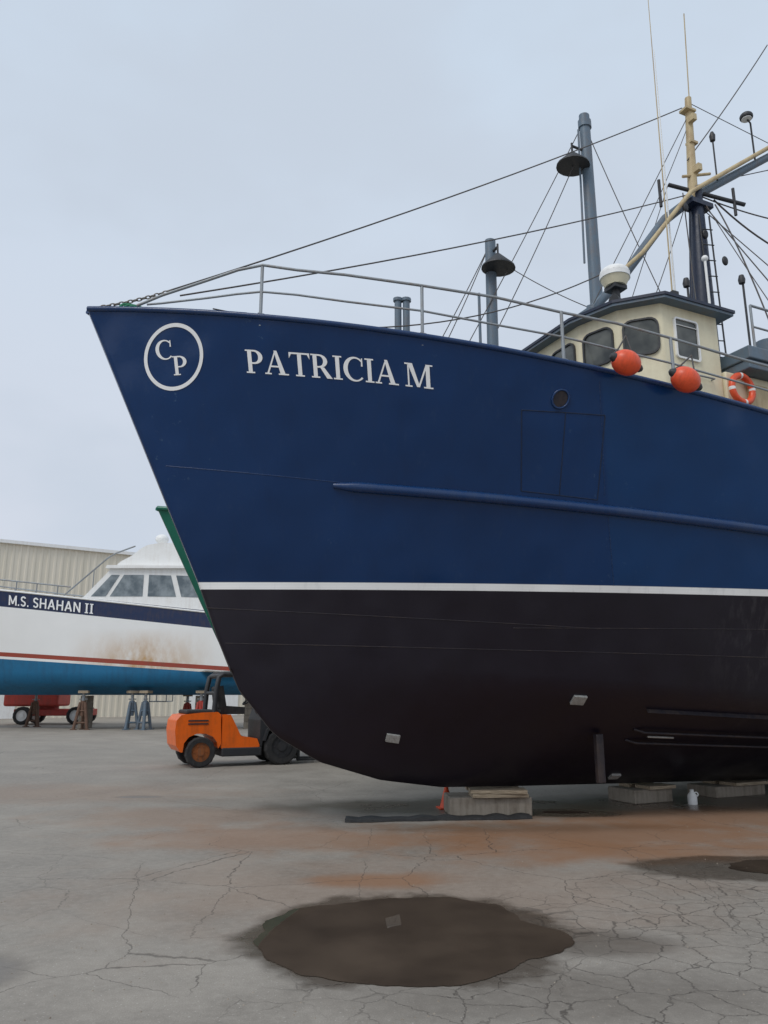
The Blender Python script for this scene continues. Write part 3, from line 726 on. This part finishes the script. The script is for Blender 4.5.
for i in range(6): m.box(2.3,2.34,-.48+i*.186,-.45+i*.186,.26,1.15)
m.box(2.3,2.34,-.5,.5,1.15,1.19); m.obj("load_backrest",dark,fk,recalc=False)
for y in (-.3,.3):
    m=MB(); m.side([(2.36,.65),(2.36,.06),(3.42,.06),(3.42,.065),(3.3,.085),(2.41,.11),(2.41,.65)],y-.06,y+.06)
    m.obj("fork",dark,fk,recalc=False)
for y in (-.5,.5): wheel(fk,0,y,.335,.24,hubm); wheel(fk,1.88,y,.41,.28,dark)
m=MB(); m.side([(1.42,.55),(1.5,.8),(1.7,.93),(2.05,.93),(2.2,.84),(2.2,.80),(2.03,.88),(1.72,.88),(1.54,.76),(1.47,.55)],-.66,-.54); m.obj("mudguard",dark,fk)
for y in (-.42,.42):
    m=MB(); m.tube([(1.50,y,1.85),(1.58,y,1.85)],[.05,.08],0,12); m.obj("headlight",white,fk,recalc=False)
# ================================================================== blocks, cone, mat, jug
def block(x,y,rz,l,w,h,label,planks):
    e=empty("keel_block",(x,y,0),rz,label,"keel block","blocks under the blue trawler")
    m=MB(); m.box(-l/2,l/2,-w/2,w/2,0,h); m.obj("concrete_block",conc,e,bevel=.02)
    z=h+.002
    for i in range(planks):
        for y0,y1,l0,l1 in ((-w*.62,-w*.06,-.22,.46),(w*.02,w*.45,-.2,.45)):
            m=MB(); M=Matrix.Rotation(random.uniform(-.09,.09),4,'Z'); a=random.uniform(-.06,.06)
            m.box(l*l0+a,l*l1+a,y0,y1,z,z+.047,0,M); m.obj("timber_plank",wood,e,bevel=.006)
        z+=.051
    return e
block(1.42,11.25,4,1.12,.6,.245,"concrete block with stacked planks under the trawler forefoot",2)
block(3.95,12.55,25,.75,.6,.20,"concrete block under the trawler keel",1)
block(5.6,13.3,25,1.1,.6,.17,"concrete block under the trawler keel",1)
block(8.2,14.45,25,1.1,.6,.14,"concrete block under the trawler keel",1)
e=empty("traffic_cone",(.90,11.72,0),10,"small orange traffic cone beside a concrete block","traffic cone")
m=MB(); m.tube([(0,0,.02),(0,0,.30)],[.10,.025],0,20); m.obj("cone_body",buoyor,e,recalc=False)
m=MB(); m.box(-.13,.13,-.13,.13,0,.022); m.obj("cone_base",buoyor,e,bevel=.008)
m=MB(); n=60; vs=[]
for i in range(n+1):
    x=-.5+2.45*i/n; w=.17+.09*noise.noise(Vector((x*2,0,1)))+.03*noise.noise(Vector((x*9,0,1))); yc=10.68+.12*x+.09*noise.noise(Vector((x,3,1))); h=.02+.04*abs(noise.noise(Vector((x*3,5,1))))
    vs+=[(x,yc-w,.006),(x,yc-w*.9,h),(x,yc+w*.9,h),(x,yc+w,.006)]
m.add(vs,[(4*i+j,4*i+4+j,4*i+5+j,4*i+1+j) for i in range(n) for j in range(3)],0,True)
tag(m.obj("rubber_mat",rubber,None),"flattened black rubber matting lying beside a concrete block","mat")
m=MB(); m.tube([(0,0,0),(0,0,.13),(0,0,.18),(.0,0,.21)],[.07,.07,.03,.03],0,14); m.torus((.06,0,.14),.03,.009,'y')
o=m.obj("plastic_jug",white,None,recalc=False,loc=(4.6,12.15,0)); tag(o,"small white plastic jug beside the keel blocks","jug")
# ================================================================== building
bd=empty("warehouse",(-26.4,52,0),34,"long cream corrugated metal warehouse with a flat eave","building")
mw,nt,b=newmat("cream_cladding"); co=objco(nt)
st=noisef(nt,1,4,.6,scaled(nt,co,(1.5,1.5,.12)))
lk(nt,mixc(nt,rng(nt,st,.35,.7,0,.6),(.76,.70,.58),(.62,.57,.45)),b.inputs["Base Color"]); b.inputs["Roughness"].default_value=.55
m=MB(); vs=[]; n=0; x=-45.
while x<60:
    for dx,dy in ((0,0),(.22,0),(.28,-.05),(.40,-.05),(.46,0)):
        vs+=[(x+dx,dy,0),(x+dx,dy,11.75)]
    x+=.46; n+=5
m.add(vs,[(2*i,2*i+2,2*i+3,2*i+1) for i in range(n-1)])
m.obj("wall",mw,bd,recalc=False)
m=MB(); m.box(-45,60,.15,30,0,11.7); m.obj("shed_core",mw,bd)
m=MB(); m.side([(-45.2,11.72),(60.2,11.72),(60.2,11.95),(-45.2,11.95)],-.25,30.2); m.obj("roof",white,bd)
for x in (-20,-2,14):
    m=MB(); m.box(x,x+4,-.09,-.06,0,4.4); m.obj("roller_door",white,bd)
# ================================================================== ground
mg,nt,b=newmat("worn_yard_asphalt"); geo=nt.nodes.new("ShaderNodeNewGeometry"); pos=geo.outputs["Position"]
n_big=noisef(nt,.16,4,.6,pos); n_mid=noisef(nt,.9,5,.62,pos); n_f=noisef(nt,14,4,.65,pos); n_g=noisef(nt,110,2,.7,pos)
n_w=noisef(nt,1.6,4,.6,pos)
c=mixc(nt,rng(nt,n_big,.35,.65),(.40,.355,.30),(.29,.265,.23))
c=mixc(nt,rng(nt,n_mid,.36,.64,0,.75),c,(.21,.185,.155))
c=mixc(nt,rng(nt,n_f,.35,.7,0,.45),c,(.46,.415,.355))
c=mixc(nt,rng(nt,n_g,.3,.75,0,.5),c,(.16,.142,.122))
c=mixc(nt,rng(nt,noisef(nt,60,1,.5,pos),.68,.75,0,.5),c,(.60,.56,.50))
def blob(cx,cy,rx,ry,soft,na=.5,src=None):
    v=nt.nodes.new("ShaderNodeVectorMath"); v.operation='SUBTRACT'; lk(nt,pos,v.inputs[0]); v.inputs[1].default_value=(cx,cy,0)
    w=nt.nodes.new("ShaderNodeVectorMath"); w.operation='MULTIPLY'; lk(nt,v.outputs[0],w.inputs[0]); w.inputs[1].default_value=(1/rx,1/ry,0)
    l=nt.nodes.new("ShaderNodeVectorMath"); l.operation='LENGTH'; lk(nt,w.outputs[0],l.inputs[0])
    d=mth(nt,'ADD',l.outputs["Value"],mth(nt,'MULTIPLY',mth(nt,'SUBTRACT',src or n_w,.5),na*2))
    return rng(nt,d,1-soft,1+soft,1,0,'SMOOTHSTEP')
for cx,cy,rx,ry,al in ((-.9,9.4,2.0,.8,.55),(-2.6,11.0,1.6,.8,.35),(.0,7.35,.6,.25,.75),(2.6,9.6,2.4,.9,.8),(1.8,8.6,1.4,.6,.5),(4.2,11.,2.6,1.,.75),(-5.5,13.5,3.,1.2,.25),(.2,7.0,2.4,1.3,.25),(3.2,8.6,1.6,.5,.55)):
    c=mixc(nt,mth(nt,'MULTIPLY',blob(cx,cy,rx,ry,.6,.9),al),c,(.29,.145,.07))
wet_dark=None
for cx,cy,rx,ry,so,al in ((.14,5.8,1.12,1.06,.12,.9),(3.75,7.85,1.5,.55,.12,.8),(2.5,11.3,.8,.4,.2,.9),(-2.55,5.0,.42,.35,.25,.6),(-3.9,13.,.35,.16,.3,.7),(1.1,10.1,2.4,.35,.5,.4),(4.8,12.3,2.8,.9,.4,.75),(.9,4.7,1.3,.4,.4,.4),(1.6,11.9,3.4,.9,.4,.75),(1.35,5.6,.6,.3,.4,.6)):  # damp patches, plus broad darker areas under the trawler keel
    w=mth(nt,'MULTIPLY',blob(cx,cy,rx,ry,so,.35),al); wet_dark=w if wet_dark is None else mth(nt,'MAXIMUM',wet_dark,w)
def warp(amt,sc_):
    n=nt.nodes.new("ShaderNodeTexNoise"); n.inputs["Scale"].default_value=sc_; n.inputs["Detail"].default_value=5; n.inputs["Roughness"].default_value=.65; lk(nt,pos,n.inputs["Vector"])
    s=nt.nodes.new("ShaderNodeVectorMath"); s.operation='SUBTRACT'; lk(nt,n.outputs["Color"],s.inputs[0]); s.inputs[1].default_value=(.5,.5,.5)
    k=nt.nodes.new("ShaderNodeVectorMath"); k.operation='SCALE'; lk(nt,s.outputs[0],k.inputs[0]); k.inputs["Scale"].default_value=amt
    a=nt.nodes.new("ShaderNodeVectorMath"); a.operation='ADD'; lk(nt,pos,a.inputs[0]); lk(nt,k.outputs[0],a.inputs[1]); return a.outputs[0]
def cracks(scale,width,vec):
    f=nt.nodes.new("ShaderNodeVectorMath"); f.operation='MULTIPLY'; lk(nt,vec,f.inputs[0]); f.inputs[1].default_value=(1,1,0)
    v=nt.nodes.new("ShaderNodeTexVoronoi"); v.feature='DISTANCE_TO_EDGE'; v.inputs["Scale"].default_value=scale; lk(nt,f.outputs[0],v.inputs["Vector"])
    return rng(nt,v.outputs["Distance"],width*.3,width,1,0)
k1=mth(nt,'MULTIPLY',cracks(.30,.0013,warp(.30,1.5)),rng(nt,noisef(nt,.5,2,.5,pos),.40,.48,0,.75))
mask2=mth(nt,'MAXIMUM',blob(2.9,5.8,2.0,1.8,.35,.8),blob(1.4,4.7,1.8,.6,.4,.8))
mask2=mth(nt,'MAXIMUM',mask2,mth(nt,'MULTIPLY',rng(nt,n_big,.58,.64),.6))
w2=warp(.28,2.5)
k2=mth(nt,'MULTIPLY',cracks(3.4,.020,w2),mth(nt,'MULTIPLY',mask2,rng(nt,n_f,.35,.55,.4,1)))
k3=mth(nt,'MULTIPLY',cracks(.8,.0042,w2),mth(nt,'MAXIMUM',blob(1.5,7.8,4.5,2.2,.5,.8),rng(nt,noisef(nt,.35,2,.5,pos),.54,.60,0,.6)))
kk_=mth(nt,'MAXIMUM',mth(nt,'MAXIMUM',k1,k2),k3)
c=mixc(nt,mth(nt,'MULTIPLY',wet_dark,.8),c,(.072,.055,.041))
c=mixc(nt,mth(nt,'MULTIPLY',kk_,.75),c,(.06,.049,.039))
lk(nt,c,b.inputs["Base Color"])
rg=mth(nt,'SUBTRACT',rng(nt,wet_dark,.2,.9,.80,.22),rng(nt,n_mid,.45,.65,0,.12))
lk(nt,rg,b.inputs["Roughness"])
h=mth(nt,'ADD',mth(nt,'MULTIPLY',n_g,.25),mth(nt,'MULTIPLY',n_f,.4)); h=mth(nt,'SUBTRACT',h,mth(nt,'MULTIPLY',kk_,.7))
bump(nt,b,h,.45,.012)
m=MB(); m.add([(-400,-60,0),(400,-60,0),(400,700,0),(-400,700,0)],[(0,1,2,3)])
g=m.obj("ground",mg,None,recalc=False); g["kind"]="structure"
m=MB()
for i in range(700):
    y=4.2+random.random()**1.4*10; x=random.uniform(-.6,.6)*y
    if ((x-.16)/1.2)**2+((y-5.78)/1.15)**2<1: continue
    r=random.uniform(.003,.009)
    vs=[(x+r*random.uniform(.6,1.3)*math.cos(a),y+r*random.uniform(.6,1.3)*math.sin(a),.0) for a in (0,1.25,2.5,3.8,5.)]+[(x,y,r*random.uniform(.6,1.1))]
    m.add(vs,[(0,1,5),(1,2,5),(2,3,5),(3,4,5),(4,0,5)])
o=m.obj("gravel",conc,None); o["kind"]="stuff"
mp,nt,b=newmat("muddy_puddle_water"); geo=nt.nodes.new("ShaderNodeNewGeometry"); pos=geo.outputs["Position"]
lk(nt,mixc(nt,rng(nt,noisef(nt,1.6,4,.55,pos),.3,.7),(.105,.078,.057),(.058,.043,.032)),b.inputs["Base Color"]); b.inputs["Roughness"].default_value=.015; b.inputs["IOR"].default_value=1.5
bump(nt,b,noisef(nt,5,2,.5,pos),.02,.01)
def puddle(cx,cy,rx,ry,seed,am=.16,tail=0.):
    m=MB(); vs=[(cx,cy,.004)]; n=240
    for i in range(n):
        a=2*math.pi*i/n; c_,s_=math.cos(a),math.sin(a)
        r=1+am*noise.noise(Vector((c_*1.3,s_*1.3,seed)))*1.4+.07*noise.noise(Vector((c_*3.5,s_*3.5,seed)))+.03*noise.noise(Vector((c_*9,s_*9,seed)))+.012*noise.noise(Vector((c_*30,s_*30,seed)))
        r+=tail*max(0,math.cos(a+.12))**14
        vs.append((cx+rx*r*c_,cy+ry*r*s_,.004))
    m.add(vs,[(0,1+i,1+(i+1)%n) for i in range(n)])
    o=m.obj("puddle",mp,None,recalc=False); o["kind"]="structure"
puddle(.09,5.80,1.0,.98,3.3,.14,.24); puddle(3.95,7.85,.72,.34,8.1); puddle(2.5,11.35,.35,.12,5.)
# ================================================================== world, sun, camera
w=bpy.data.worlds.new("World"); sc.world=w; w.use_nodes=True; nt=w.node_tree; bg=nt.nodes["Background"]
sky=nt.nodes.new("ShaderNodeTexSky"); sky.sky_type='NISHITA'; sky.sun_disc=False; sky.sun_elevation=math.radians(50); sky.sun_rotation=math.radians(215)
tc=nt.nodes.new("ShaderNodeTexCoord"); sp=nt.nodes.new("ShaderNodeSeparateXYZ"); lk(nt,tc.outputs["Generated"],sp.inputs[0])
grad=rng(nt,sp.outputs[2],-.02,.75,0,1)
cl=mixc(nt,grad,(7.1,7.3,8.1),(6.2,7.3,8.6))
nz=noisef(nt,2.2,4,.55,scaled(nt,tc.outputs["Generated"],(1,1,2.0)))
cl=mixc(nt,rng(nt,nz,.36,.64,0,.75,'SMOOTHSTEP'),cl,(5.9,6.6,7.6))
fin=mixc(nt,.94,sky.outputs[0],cl)
lk(nt,fin,bg.inputs["Color"]); bg.inputs["Strength"].default_value=.1
sd=bpy.data.lights.new("Sun",'SUN'); sd.energy=1.3; sd.angle=math.radians(25); sd.color=(1,.96,.9)
so=bpy.data.objects.new("Sun",sd); COL.objects.link(so); so.rotation_euler=(math.radians(40),0,math.radians(-35))
cd=bpy.data.cameras.new("Camera"); cam=bpy.data.objects.new("Camera",cd); COL.objects.link(cam); sc.camera=cam
cam.location=(0,0,1.6); cam.rotation_euler=(math.radians(90+13.31),0,0)
cd.sensor_fit='VERTICAL'; cd.sensor_height=24; cd.lens=24*769/1024.; cd.clip_end=2000; cd.clip_start=.05
sc.view_settings.view_transform='Standard'; sc.view_settings.look='None'; sc.view_settings.exposure=0
